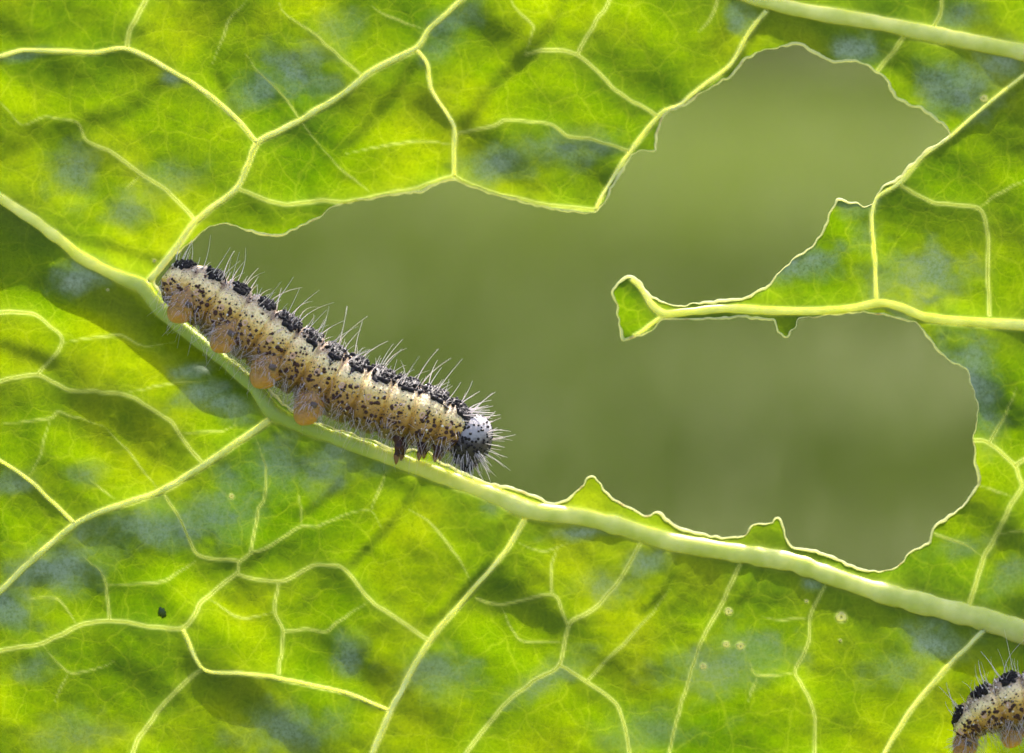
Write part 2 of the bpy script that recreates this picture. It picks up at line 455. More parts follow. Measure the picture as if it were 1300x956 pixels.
THIN = [
 [(161,62,6),(166,37,6),(186,0,6),(205,-50,5)],
 [(303,240,5),(355,259,5.5),(410,254,5.5),(440,257,5.5),(481,249,5.5),(528,239,6),(576,224,6)],
 [(577,224,6),(599,235,6),(633,247,6),(701,261,6),(755,267,6)],
 [(834,147,5),(785,117,4.5),(733,69,4.5),(694,63,4.5),(667,69,3.5)],
 [(733,69,4),(755,30,3.5),(773,0,3.5),(790,-60,3)],
 [(801,193,4),(748,176,4),(721,173,4),(697,157,3.5),(643,152,3.5),(630,159,3.5),(582,169,3)],
 [(645,-10,2.5),(653,10,2.5),(677,34,3),(667,66,3)],
 [(245,276,4.5),(210,240,4.5),(179,222,4.5),(142,193,4.5),(110,178,4),(98,156,3),(57,149,3),(29,159,3),(0,129,3)],
 [(355,5,2.5),(359,15,3),(399,44,3),(434,75,3.2),(459,95,3.2)],
 [(311,68,2.5),(327,90,3),(352,113,3),(382,154,3),(413,193,2.5)],
 [(313,0,2.5),(291,27,3),(284,47,2.5),(270,80,2)],
 [(471,7,2.5),(491,20,3),(538,37,3)],
 [(413,193,2),(440,220,2),(470,244,2)],
 [(577,183,2.5),(530,180,2.2),(490,185,2.2),(440,195,2)],
 [(179,222,2.5),(160,240,2)],
 [(1141,234,5.5),(1185,257,5),(1242,264,5),(1254,298,4.5),(1254,351,4.5),(1256,400,4.5)],
 [(1242,264,3),(1270,245,3),(1300,230,3)],
 [(1148,45,6),(1132,68,5.5),(1114,90,5)],
 [(1195,-30,5),(1195,0,5),(1193,20,5),(1182,40,5)],
 [(911,0,3),(902,25,3),(887,41,2.5)],
 [(1235,559,5),(1256,562,5),(1288,591,5),(1297,617,5),(1283,641,5),(1266,678,5.5),(1249,709,5.5),(1232,765,6),(1228,778,6)],
 [(1288,591,5),(1310,580,5),(1380,560,4)],
 [(1256,562,3.5),(1278,525,3.5),(1290,493,3)],
 [(1187,678,3.5),(1226,692,3),(1249,709,2.5)],
 [(1244,617,2.5),(1283,630,2.5)],
 [(1266,678,2.5),(1320,672,2.5)],
 [(0,484,4.5),(47,476,4.5),(88,495,4.5),(159,501,4.5),(213,532,4.5),(230,554,4.5),(257,588,4.5)],
 [(47,476,3.5),(80,435,3.5),(61,412,3.5),(41,399,4),(0,396,6),(-60,392,5)],
 [(80,435,3),(149,425,3),(183,440,3),(220,435,2)],
 [(159,499,2.2),(220,486,2),(270,483,2)],
 [(0,539,3),(64,530,3),(74,523,3),(132,541,2.5)],
 [(227,549,2.5),(281,547,2.5),(301,539,2)],
 [(325,556,2.5),(337,594,3),(335,631,3),(327,651,3),(318,702,3.2)],
 [(210,630,3.5),(230,662,3.5),(252,704,4),(301,712,4)],
 [(-50,840,5),(0,826,5),(54,817,5),(98,795,5.5),(139,788,5.5),(230,798,6),(257,763,5.5),(301,727,5.5),(305,714,5),(318,702,5),(338,697,5),(382,668,5),(403,668,4.5),(440,652,4),(471,648,3.5),(484,670,3)],
 [(471,648,3),(491,596,3)],
 [(257,849,5.5),(237,865,5),(210,892,5),(175,940,5),(150,1010,4)],
 [(301,729,4),(354,739,4),(396,719,4),(430,718,4),(444,729,4),(469,761,4.5),(545,813,5)],
 [(469,763,2.5),(430,790,3),(413,802,3),(389,799,3),(359,802,3)],
 [(354,739,3.5),(349,777,3.5),(359,802,3.5),(354,855,3.5)],
 [(139,787,3.5),(135,743,3.5),(125,722,3),(105,706,2.5)],
 [(135,743,3),(203,739,3),(250,711,2.8)],
 [(98,794,3),(73,760,3),(34,761,2.5)],
 [(264,760,2.5),(308,785,2.5),(347,777,2.2)],
 [(54,819,2.5),(88,853,2.5),(129,846,2.5),(146,839,2)],
 [(88,853,2),(70,890,2)],
 [(518,646,2.5),(547,665,3),(579,704,3),(598,738,2.5)],
 [(606,760,3.5),(636,768,3.5),(701,755,3.5),(721,794,3.5)],
 [(814,688,4),(789,733,4),(755,773,4.2),(722,793,4.5),(709,844,4.5),(677,865,4.5),(640,895,4),(590,960,4),(560,1040,4)],
 [(709,844,4.5),(745,865,4.5),(785,897,4),(800,960,4),(790,1040,4)],
 [(701,755,3),(701,716,3),(709,692,2.5)],
 [(745,865,3),(768,841,3),(802,807,3),(826,780,2.5),(850,748,2)],
 [(636,770,2.2),(660,812,2.2),(711,815,2.2)],
 [(940,715,4.5),(911,777,4),(890,814,3.5),(874,865,3.5),(860,910,3.5),(840,1000,3.5)],
 [(1053,735,4),(1029,780,3.5),(1026,817,3.5),(1009,854,3.5),(1019,870,3.5),(1035,915,3.5),(1030,1000,3.5)],
 [(1029,783,2.5),(995,787,2.5),(968,783,2.2)],
 [(1009,854,3),(962,858,3),(951,838,2.5)],
 [(962,858,2.5),(950,890,2.5)],
 [(203,624,2),(180,595,2),(160,570,2),(132,541,2)],
 [(146,634,2),(115,610,2)],
 [(34,607,2),(50,580,2),(64,530,2)],
 [(382,668,2),(380,630,2)],
 [(257,592,2.5),(240,565,2)],
 [(720,690,2),(690,700,2),(660,690,2)],
]

HOLE = [(225,321),(237,309),(264,288),(288,285),(332,298),(359,295),(399,278),(430,261),(481,251),(528,242),(575,229),(599,239),(636,250),(701,266),(752,271),(762,261),(797,203),(811,190),(833,191),(836,163),(843,146),(870,132),(894,114),(928,96),(948,73),(972,63),(1006,57),(1026,61),(1050,74),(1090,81),(1121,98),(1138,125),(1171,140),(1202,162),(1207,174),(1171,196),(1141,228),(1117,244),(1110,259),(1094,262),(1063,252),(1053,274),(1043,298),(1036,307),(995,341),(978,361),(951,378),(911,382),(860,389),(847,389),(830,378),(820,368),(814,356),(804,350),(795,353),(780,368),(785,387),(785,402),(788,418),(790,434),(801,430),(816,427),(828,420),(835,409),(848,405),(873,404),(911,403),(982,405),(988,422),(999,428),(1009,416),(1016,405),(1063,400),(1104,394),(1158,408),(1175,424),(1202,454),(1226,469),(1237,500),(1241,520),(1236,557),(1239,584),(1244,603),(1237,628),(1215,650),(1195,665),(1185,677),(1178,690),(1154,702),(1136,722),(1110,724),(1080,719),(1056,706),(1033,699),(1006,694),(995,677),(989,658),(972,665),(956,668),(945,682),(918,683),(882,676),(867,670),(846,660),(833,650),(819,653),(789,640),(768,624),(755,607),(746,609),(721,634),(694,639),(667,626),(616,611),(582,597),(560,588),(548,576),(528,570),(508,573),(480,564),(430,547),(385,530),(352,508),(325,482),(288,450),(250,419),(214,384),(196,362),(204,343)]

# places where the blade turns its face up to the sky, its sheen painted on: x, y, rx, ry, slope
SHEEN = [(372,92,42,26,.8),(325,118,30,18,.7),(430,38,26,22,.6),(90,225,26,26,.7),(165,268,26,18,.7),(215,222,34,18,.5),(412,102,22,12,.6),
 (575,25,28,16,.6),(560,55,22,12,.6),(618,212,38,18,.7),(705,190,58,20,.6),(762,180,24,18,.5),(940,18,18,16,.8),(1092,62,30,15,.8),(1212,112,40,28,.8),
 (1268,78,22,18,.7),(1215,22,26,13,.6),(1008,338,50,20,1.0),(1170,352,48,30,.9),(1085,262,22,12,.5),(1228,472,30,42,.9),(1252,545,16,22,.6),
 (1215,700,34,12,.5),(1282,728,28,14,.6),(200,668,76,24,.8),(268,655,46,24,.8),(70,722,48,26,.8),(15,770,36,20,.8),(110,602,20,12,.6),(18,612,24,12,.7),
 (248,468,26,9,.8),(262,496,32,12,.9),(290,518,28,13,.9),(355,590,26,34,.7),(412,592,34,26,.8),(295,608,18,18,.6),(105,350,34,14,.8),
 (622,645,14,10,.7),(742,674,38,7,.8),(768,745,30,18,.7),(822,710,22,13,.8),(560,850,44,22,.7),(700,858,44,14,.7),(440,832,18,24,.6),
 (925,842,70,26,.8),(1182,815,38,20,.9),(1030,742,14,8,.7),(30,70,26,6,.5),(216,100,14,8,.7),(1100,300,24,14,.5),(40,850,30,12,.5),(480,500+95,16,8,.5),
 (1140,850,40,15,.5),(360,925,60,22,.6),(820,930,60,20,.6),(100,930,50,20,.5)]
# creases: polyline, half width, slope
CREASE = [([(720,-10),(690,45),(625,110),(588,160),(578,205)],13,.9),([(525,85),(475,150),(440,185)],11,.7),([(290,40),(276,90),(300,140)],10,.6),
 ([(528,615),(500,660),(447,716)],9,.8),([(640,660),(622,714),(584,756),(558,783)],8,.9),([(962,722),(945,760)],7,.7),([(1040,748),(1024,790),(1015,840)],6,.7),
 ([(856,700),(845,745),(826,770)],7,.8),([(905,715),(890,760)],6,.5),([(60,360),(140,380),(215,425),(300,485)],26,.85),([(0,440),(60,455)],12,.4),
 ([(1210,175),(1262,136),(1300,108)],8,.7),([(905,130),(945,60),(962,36)],8,.8),([(200,330),(160,318),(90,300)],10,.4),
 ([(330,700),(305,740),(290,790)],9,.4),([(390,650),(425,620),(440,595)],9,.6),([(400,745),(380,790),(372,840)],11,.5),([(480,800),(440,850)],12,.4),
 ([(650,800),(640,850)],9,.3),([(200,110),(160,140),(120,150)],13,.45),([(240,20),(225,70)],14,.4),([(60,100),(30,180)],16,.35),([(1270,150),(1240,220)],14,.3)]

# ---- rectilinear grid, fine inside the frame
def axis(lo, a, b, hi, fine, coarse):
    return np.concatenate([np.arange(lo, a, coarse), np.arange(a, b, fine), np.arange(b, hi + coarse, coarse)])
GX = axis(-460, -30, 1330, 1800, 2.5, 12)
GY = axis(-400, -30, 990, 1340, 2.5, 12)
PX, PY = np.meshgrid(GX, GY, indexing='ij')

def seg_window(P, reach, fn):
    for (x0, y0, w0), (x1, y1, w1) in zip(P[:-1], P[1:]):
        i0, i1 = np.searchsorted(GX, [min(x0, x1) - reach, max(x0, x1) + reach])
        j0, j1 = np.searchsorted(GY, [min(y0, y1) - reach, max(y0, y1) + reach])
        if i1 <= i0 or j1 <= j0: continue
        sl = (slice(i0, i1), slice(j0, j1))
        x, y = PX[sl] - x0, PY[sl] - y0
        dx, dy = x1 - x0, y1 - y0
        L2 = dx * dx + dy * dy + 1e-9
        tt = np.clip((x * dx + y * dy) / L2, 0, 1)
        d = np.hypot(x - tt * dx, y - tt * dy)
        fn(sl, d, w0 + (w1 - w0) * tt)

def wiggle(P, amp, seed):
    P = P.copy()
    s = np.arange(len(P)) * 3.0
    fade = np.minimum(1, np.minimum(np.arange(len(P)), np.arange(len(P))[::-1]) / 4)
    P[:, 0] += amp * fade * vnoise(s, s * 0 + seed, 14, seed)
    P[:, 1] += amp * fade * vnoise(s, s * 0 + seed + 50, 14, seed + 9)
    P[:, 2] *= 1 + .10 * vnoise(s, s * 0, 11, seed + 4)
    return P
ribs = {k: wiggle(resample([(a, b, c * .87) for a, b, c in v], 4), .5, 11 + i) for i, (k, v) in enumerate(RIBS.items())}
side = [wiggle(resample([(a, b, c * .64) for a, b, c in v], 4), .6, 40 + i) for i, v in enumerate(SIDE)]
thin = [wiggle(resample([(a, b, c * (.62 if c < 4 else .74)) for a, b, c in v], 3), 1.1, 90 + i) for i, v in enumerate(THIN)]
for P in thin:                                   # veins that run out fade away gradually
    u = np.linspace(0, 1, len(P))
    if P[-1, 2] < 1.9: P[:, 2] *= np.clip((1.02 - u) / .6, .02, 1)
    if P[0, 2] < 1.9: P[:, 2] *= np.clip((u + .02) / .6, .02, 1)
SCARS = [(1068,783,6.5),(925,776,4.5),(922,818,4),(940,820,4.6),(893,846,4),(1249,125,4.6),(1024,763,2.2),(294,630,3),(1067,813,1.8),(137,368,2),(196,331,1.8)]

veinf = np.zeros_like(PX); dist = np.full_like(PX, 60.0); core = np.full_like(PX, 50.0)
pdist = np.zeros_like(PX)
def f_thin(sl, d, w):
    veinf[sl] = np.maximum(veinf[sl], np.minimum(1, .12 + .27 * w) * np.exp(-(d / (.30 * w + .7)) ** 2) + .05 * np.exp(-d / (1.8 * w)))
    pdist[sl] = np.maximum(pdist[sl], (.8 + .75 * w) * np.exp(-(d / (7 + 2.2 * w)) ** 1.5))
def f_rib(sl, d, w):
    veinf[sl] = np.maximum(veinf[sl], np.exp(-(d / (.42 * w + .8)) ** 4) + .05 * np.exp(-d / (1.2 * w)))
    pdist[sl] = np.maximum(pdist[sl], np.minimum(2 + .62 * w, 11) * np.exp(-(d / (9 + 1.7 * w)) ** 1.5))
    core[sl] = np.minimum(core[sl], d - .36 * w)
for P in thin: seg_window(P, 90, f_thin)
for P in side + list(ribs.values()): seg_window(P, 120, f_rib)
for x, y, r in SCARS:
    veinf = np.maximum(veinf, 1.1 * np.exp(-(((PX - x) ** 2 + (PY - y) ** 2) / (r * 1.05) ** 2) ** 2))
veinf = veinf.clip(0, 1)

# ---- relief (pixels; positive = away from the lens)
DU, DV = PX * .80 + PY * .60, (PY * .80 - PX * .60)      # folds run up to the right, along the side veins
H = 20 * vnoise(PX, PY, 420, 3) + 17 * vnoise(DU, DV * .6, 150, 8) + 10 * vnoise(DU * .55, DV, 62, 21) + 1.5 * vnoise(PX, PY, 30, 33) + .5 * vnoise(PX, PY, 13, 34)
H += 34 * np.clip((420 - PX) / 500, 0, 2) * np.clip((330 - PY) / 400, 0, 2)      # upper corner leans back
H += 26 * np.clip((PX - 900) / 400, 0, 2.5) ** 1.5
H += .8 * pdist
sheen_map = np.zeros_like(PX)  # mask for the sky sheen painted into the blade colour
def dipole(sl, d, rx_term, ry, slope):
    pass
for (cx, cy, rx, ry, sl_) in SHEEN:
    i0, i1 = np.searchsorted(GX, [cx - 3 * rx, cx + 3 * rx]); j0, j1 = np.searchsorted(GY, [cy - 3.2 * ry, cy + 3.2 * ry])
    s = (slice(i0, i1), slice(j0, j1))
    th_ = -.5 + .9 * ((cx * 7 + cy * 3) % 97) / 97 if rx < 45 else -.12
    qx_, qy_ = PX[s] - cx, PY[s] - cy
    ux = (qx_ * math.cos(th_) + qy_ * math.sin(th_)) / rx / 1.25; uy = (qy_ * math.cos(th_) - qx_ * math.sin(th_)) / ry / 1.35
    ww = .55 * vnoise(PX[s], PY[s], 34, 500, 3)
    g = np.exp(-(ux + ww) ** 2 - (uy + ww) ** 2)
    H[s] += -sl_ * .2 * uy * ry * g
    w2 = .35 * vnoise(PX[s], PY[s], 15, 510, 3)
    e_ = np.clip((1.5 - np.hypot(ux + ww, uy - ww) + w2) / 1.4, 0, 1)
    sheen_map[s] = np.maximum(sheen_map[s], e_ * e_ * (3 - 2 * e_) * min(1, sl_ * 1.15))
for P, wd, sl_ in CREASE:
    P = resample([(a, b, 1.0) for a, b in P], 4)
    acc = np.full_like(PX, 1e3); sg = np.zeros_like(PX)
    ch = P[-1] - P[0]
    sgn_ = 1.0 if -ch[1] * SLX - ch[0] * SLZ > 0 else -1.0
    for p, q in zip(P[:-1], P[1:]):
        n = np.array([-(q[1] - p[1]), q[0] - p[0]]); n /= np.linalg.norm(n)
        n = n * sgn_
        def f(s, d, w, n=n, p=p):
            m = d < acc[s]
            acc[s] = np.where(m, d, acc[s])
            sg[s] = np.where(m, (PX[s] - p[0]) * n[0] + (PY[s] - p[1]) * n[1], sg[s])
        seg_window(np.array([p, q]), 5 * wd, f)
    H += sl_ * .62 * sg * np.exp(-(acc / (wd * 1.25)) ** 2)
# keep the blade quiet close to the big ribs and behind the caterpillar
def bil(F, x, y):
    i = np.clip(np.searchsorted(GX, x) - 1, 0, len(GX) - 2); j = np.clip(np.searchsorted(GY, y) - 1, 0, len(GY) - 2)
    u = (x - GX[i]) / (GX[i + 1] - GX[i]); v = (y - GY[j]) / (GY[j + 1] - GY[j])
    return F[i, j] * (1 - u) * (1 - v) + F[i + 1, j] * u * (1 - v) + F[i, j + 1] * (1 - u) * v + F[i + 1, j + 1] * u * v

# ---- outline: chewed hole + outer margin
hp = resample([(a, b, 0.0) for a, b in HOLE], 3.0, closed=True)
s_ = np.arange(len(hp)) * 3.0
nn = np.roll(hp, -1, 0) - np.roll(hp, 1, 0)
nn = np.stack([-nn[:, 1], nn[:, 0]], 1) / (np.hypot(nn[:, 0], nn[:, 1])[:, None] + 1e-9)
jag = 2.0 * vnoise(s_, s_ * 0, 26, 61) + 1.6 * (np.abs(vnoise(s_, s_ * 0 + 9, 17, 62)) * 2 - .6) + 1.1 * vnoise(s_, s_ * 0 + 5, 7, 63)
hp[:, :2] += nn * jag[:, None]
inside = np.zeros(PX.shape, bool)
i0, i1 = np.searchsorted(GX, [150, 1280]); j0, j1 = np.searchsorted(GY, [30, 760])
sx, sy = PX[i0:i1, j0:j1], PY[i0:i1, j0:j1]
ins = np.zeros(sx.shape, bool)
for (xa, ya, _), (xb, yb, _) in zip(hp, np.roll(hp, -1, 0)):
    ja, jb = np.searchsorted(GY[j0:j1], [min(ya, yb), max(ya, yb)])
    if jb <= ja: continue
    yy = sy[:, ja:jb]
    ins[:, ja:jb] ^= sx[:, ja:jb] < (xb - xa) * (yy - ya) / (yb - ya + 1e-12) + xa
inside[i0:i1, j0:j1] = ins
dh = np.full_like(PX, 14.0)
def f_h(sl, d, w): dh[sl] = np.minimum(dh[sl], d)
seg_window(np.vstack([hp, hp[:1]]), 14, f_h)
hole_sdf = np.where(inside, dh, -dh)                 # positive inside the hole
ang = np.arctan2((PY - 470) / 790, (PX - 660) / 1060)
rad = np.hypot((PY - 470) / 790, (PX - 660) / 1060)
edge = 1 + .035 * np.sin(7 * ang + 1) + .03 * np.sin(17 * ang) + .02 * np.sin(31 * ang + 2)
outer = (rad - edge) * 850
SDF = np.maximum(np.maximum(outer, hole_sdf), -core)   # negative = tissue

def build_blade(root):
    nx, ny = PX.shape
    V = at(np.stack([PX, PY, H], -1)).reshape(-1, 3)
    idx = np.arange(nx * ny).reshape(nx, ny)
    A, B, C, D = idx[:-1, :-1], idx[1:, :-1], idx[1:, 1:], idx[:-1, 1:]
    tris = np.concatenate([np.stack([A, B, C], -1).reshape(-1, 3), np.stack([A, C, D], -1).reshape(-1, 3)])
    f = SDF.ravel().copy()
    f[np.abs(f) < 1e-4] = -1e-4
    ins = f[tris] < 0
    cnt = ins.sum(1)
    full = tris[cnt == 3]
    newV, cache, extra = [], {}, []
    newA = []
    va, ba = veinf.ravel(), sheen_map.ravel()
    def cut(a, b):
        k = (a, b) if a < b else (b, a)
        if k not in cache:
            t_ = f[a] / (f[a] - f[b])
            cache[k] = len(V) + len(newV)
            newV.append(V[a] + (V[b] - V[a]) * t_)
            newA.append((va[a] + (va[b] - va[a]) * t_, ba[a] + (ba[b] - ba[a]) * t_))
        return cache[k]
    for tr in tris[(cnt == 1) | (cnt == 2)]:
        poly = []
        for k in range(3):
            a, b = int(tr[k]), int(tr[(k + 1) % 3])
            if f[a] < 0: poly.append(a)
            if (f[a] < 0) != (f[b] < 0): poly.append(cut(a, b))
        for k in range(1, len(poly) - 1):
            extra.append((poly[0], poly[k], poly[k + 1]))
    F = np.concatenate([full, np.array(extra)])
    V = np.concatenate([V, np.array(newV)])
    va = np.concatenate([va, [a for a, _ in newA]]); ba = np.concatenate([ba, [b for _, b in newA]])
    used = np.unique(F)
    remap = np.full(len(V), -1); remap[used] = np.arange(len(used))
    return mesh('blade', V[used], remap[F][:, ::-1], M_LEAF, root, attrs={'vein': va[used], 'sky_sheen': ba[used]})

def tube(P3, rad, sides, flat=1.0, arc=None, caps=True):
    """sweep along P3 (pixel space x, y, depth); arc=None closed, else front arc in radians"""
    P3 = np.asarray(P3, float); n = len(P3)
    T = np.gradient(P3, axis=0); T /= np.linalg.norm(T, axis=1)[:, None] + 1e-12
    front = np.array([0, 0, -1.0])
    S = np.cross(T, front); S /= np.linalg.norm(S, axis=1)[:, None] + 1e-12
    Fv = np.cross(S, T)
    Fv *= np.sign(Fv @ front)[:, None]
    if arc is None: a = np.linspace(0, 2 * np.pi, sides, endpoint=False)
    else: a = np.linspace(-arc / 2, arc / 2, sides)
    rad = np.broadcast_to(rad, (n,))
    V = P3[:, None] + rad[:, None, None] * (np.cos(a)[None, :, None] * Fv[:, None] * flat + np.sin(a)[None, :, None] * S[:, None])
    I = np.arange(n * sides).reshape(n, sides)
    J = np.roll(I, -1, 1) if arc is None else None
    if arc is None:
        F = np.stack([I[:-1], J[:-1], J[1:], I[1:]], -1).reshape(-1, 4)
    else:
        F = np.stack([I[:-1, :-1], I[:-1, 1:], I[1:, 1:], I[1:, :-1]], -1).reshape(-1, 4)
    V = V.reshape(-1, 3)
    F = [tuple(q) for q in F]
    if caps and arc is None:
        F += [tuple(I[0][::-1]), tuple(I[-1])]
    return V, F

def build_leaf():
    root = empty('chewed_leaf', at(np.array([1300., 803., 0.])), category='leaf',
                 label='large backlit green cabbage leaf with a big chewed hole and pale veins')
    build_blade(root)
    for k, P in ribs.items():
        r = P[:, 2] / 2
        h = bil(H, P[:, 0], P[:, 1])
        # smooth the rib's own depth so that it stays a clean bar
        ker = np.ones(9) / 9
        h = np.convolve(np.pad(h, 4, mode='edge'), ker, 'valid')
        if k == 'midrib':
            r = r * (1 + .025 * vnoise(np.arange(len(r)) * 4., r * 0, 33, 5) + .03 * vnoise(np.arange(len(r)) * 4., r * 0, 90, 6) + .01 * vnoise(np.arange(len(r)) * 4., r * 0, 9, 7))
        P3 = np.stack([P[:, 0], P[:, 1], h - .30 * r], 1)
        V, F = tube(P3, r, 18, .68)
        px_ = np.repeat(P[:, 0], 18)
        shade_ = .75 * np.exp(-((px_ - 330) / 165) ** 4) if k == 'midrib' else px_ * 0      # shade under the caterpillar, painted in as a greener midrib tint
        mesh({'midrib': 'midrib', 'upper_rib': 'main_vein', 'exposed_rib': 'main_vein'}[k], at(V), F, M_RIB, root, attrs={'green': shade_},
             **({'label': 'bare pale main vein left standing across the chewed hole'} if k == 'exposed_rib' else {}))
    for P in side:
        r = P[:, 2] / 2
        h = bil(H, P[:, 0], P[:, 1]); h = np.convolve(np.pad(h, 3, mode='edge'), np.ones(7) / 7, 'valid')
        V, F = tube(np.stack([P[:, 0], P[:, 1], h - .25 * r], 1), r, 12, .7)
        mesh('side_vein', at(V), F, M_SIDE, root)
    for P in thin:
        r = P[:, 2] * .36
        h = bil(H, P[:, 0], P[:, 1])
        V, F = tube(np.stack([P[:, 0], P[:, 1], h - .45], 1), r, 7, .7, arc=R(200))
        mesh('vein', at(V), F, M_VEIN, root)
    # thick pale bitten edge all round the hole
    n = len(hp)
    ss = np.arange(n) * 3.
    rr_ = 1.35 + .9 * vnoise(ss, ss * 0, 45, 71) + .5 * vnoise(ss, ss * 0, 9, 72)
    P3 = np.stack([hp[:, 0], hp[:, 1], bil(H, hp[:, 0], hp[:, 1])], 1)
    P3 = np.vstack([P3, P3[:1]]); rr_ = np.append(rr_, rr_[0]).clip(.5)
    V, F = tube(P3, rr_, 7, 1.0, caps=False)
    mesh('bitten_edge', at(V), F, M_RIM, root)
    # feeding spots: pale rimmed pocks
    m_sp = vein_material('pale_scar', (.97, .92, .60), (.80, .74, .50), .75)
    m_pit = simple_mat('scar_pit', (.05, .04, .02), (.12, .09, .04), 30, .8)
    for (x, y, r) in SCARS:
        a = np.linspace(0, 2 * np.pi, 14, endpoint=False)
        rows = []
        for k, (f, hh) in enumerate([(1.1, .6), (.85, -1.0), (.45, -1.1), (.22, .4)]):
            w_ = 1 + .16 * np.sin(3 * a + x) + .1 * np.sin(5 * a + y)
            qx = x + r * f * w_ * np.cos(a); qy = y + r * f * .85 * w_ * np.sin(a)
            rows.append(np.stack([qx, qy, bil(H, qx, qy) + hh], 1))
        V = np.concatenate(rows); I = np.arange(56).reshape(4, 14); J = np.roll(I, -1, 1)
        F = [tuple(q) for q in np.stack([I[:-1], J[:-1], J[1:], I[1:]], -1).reshape(-1, 4)] + [tuple(I[3])]
        mesh('feeding_scar', at(V), F, [m_sp, m_pit], root, mi=[0] * 42 + [1])
    a = np.linspace(0, 2 * np.pi, 16, endpoint=False)
    w_ = 1 + .25 * np.sin(2 * a + 1) + .15 * np.sin(5 * a)
    rows = []
    for f, hh in ((1, 1.0), (.7, -1.6), (.3, -2.4)):
        qx, qy = 206 + 4.5 * f * w_ * np.cos(a), 777 + 8 * f * w_ * np.sin(a)
        rows.append(np.stack([qx, qy, bil(H, qx, qy) + hh], 1))
    I = np.arange(48).reshape(3, 16); J = np.roll(I, -1, 1)
    F = [tuple(q) for q in np.stack([I[:-1], J[:-1], J[1:], I[1:]], -1).reshape(-1, 4)] + [tuple(I[2])]
    mesh('dark_blister', at(np.concatenate(rows)), F, simple_mat('blister', (.02, .05, .01), (.04, .08, .015), 30, .5), root)
    # leaf stalk from the end of the midrib down to the ground
    P = resample([(1690, 927, 50), (1800, 985, 56), (1960, 1200, 60), (2060, 1900, 66), (2090, 3500, 74), (2080, 8050, 84)], 60)
    h0 = bil(H, np.array([1690.]), np.array([927.]))[0]
    V, F = tube(np.stack([P[:, 0], P[:, 1], np.linspace(h0, 300, len(P))], 1), P[:, 2] / 2, 14)
    V[:, 2] *= 1
    mesh('stalk', np.stack([(V[:, 0] - 650) * SCL, V[:, 2] * SCL, -(V[:, 1] - 478) * SCL], 1), F, M_RIB, root)
    return root
LEAF = build_leaf()

# ------------------------------------------------------------------ caterpillars
def body_material():
    m, t = new_mat('caterpillar_skin')
    co = t.nodes.new('ShaderNodeTexCoord').outputs['Object']
    ph = N(t, 'Attribute', _attribute_name='phi').outputs['Fac']     # 0 belly .. 1 back
    gr = N(t, 'Attribute', _attribute_name='groove').outputs['Fac']
    n = noise(t, co, 9, 4, .6)
    n2 = noise(t, co, 45, 3, .6)
    p = mth(t, 'ADD', ph, mth(t, 'MULTIPLY', mth(t, 'SUBTRACT', n, .5), .22))
    c = ramp(t, p, [(0.10, (.17, .12, .05)), (0.30, (.27, .14, .045)), (0.44, (.42, .22, .05)), (0.57, (.68, .40, .09)),
                    (0.67, (.90, .62, .20)), (0.82, (.94, .78, .44)), (0.95, (.34, .26, .20))])
    c = mixc(t, ramp(t, n2, [(0.35, (.5, .5, .5)), (0.55, (0, 0, 0))]), c, (.34, .17, .05))
    vo = N(t, 'TexVoronoi', Scale=34.0); t.links.new(co, vo.inputs['Vector'])
    dots = ramp(t, vo.outputs['Distance'], [(0.16, (1, 1, 1)), (0.27, (0, 0, 0))])
    c = mixc(t, mth(t, 'MULTIPLY', dots, .8), c, (.07, .035, .025))
    vo2 = N(t, 'TexVoronoi', Scale=26.0); t.links.new(co, vo2.inputs['Vector'])
    w_ = ramp(t, vo2.outputs['Distance'], [(0.10, (1, 1, 1)), (0.2, (0, 0, 0))])
    c = mixc(t, mth(t, 'MULTIPLY', w_, .3), c, (.85, .74, .50))
    pr = N(t, 'BsdfPrincipled', Roughness=0.42)
    t.links.new(c, pr.inputs['Base Color'])
    pr.inputs['Subsurface Weight'].default_value = .6
    pr.inputs['Subsurface Radius'].default_value = (1, .7, .3)
    pr.inputs['Subsurface Scale'].default_value = .03
    b = N(t, 'Bump', Strength=.7, Distance=.02)
    t.links.new(mth(t, 'ADD', n2, mth(t, 'MULTIPLY', n, .8)), b.inputs['Height']); t.links.new(b.outputs[0], pr.inputs['Normal'])
    out(t, pr.outputs[0])
    return m

def hair_material(name, c, tr):
    m, t = new_mat(name)
    pr = N(t, 'BsdfPrincipled', Roughness=.3); pr.inputs['Base Color'].default_value = (*c, 1)
    tl = N(t, 'BsdfTranslucent'); tl.inputs[0].default_value = (*tr, 1)
    mx = N(t, 'MixShader', i0=.45)
    t.links.new(pr.outputs[0], mx.inputs[1]); t.links.new(tl.outputs[0], mx.inputs[2])
    out(t, mx.outputs[0])
    return m

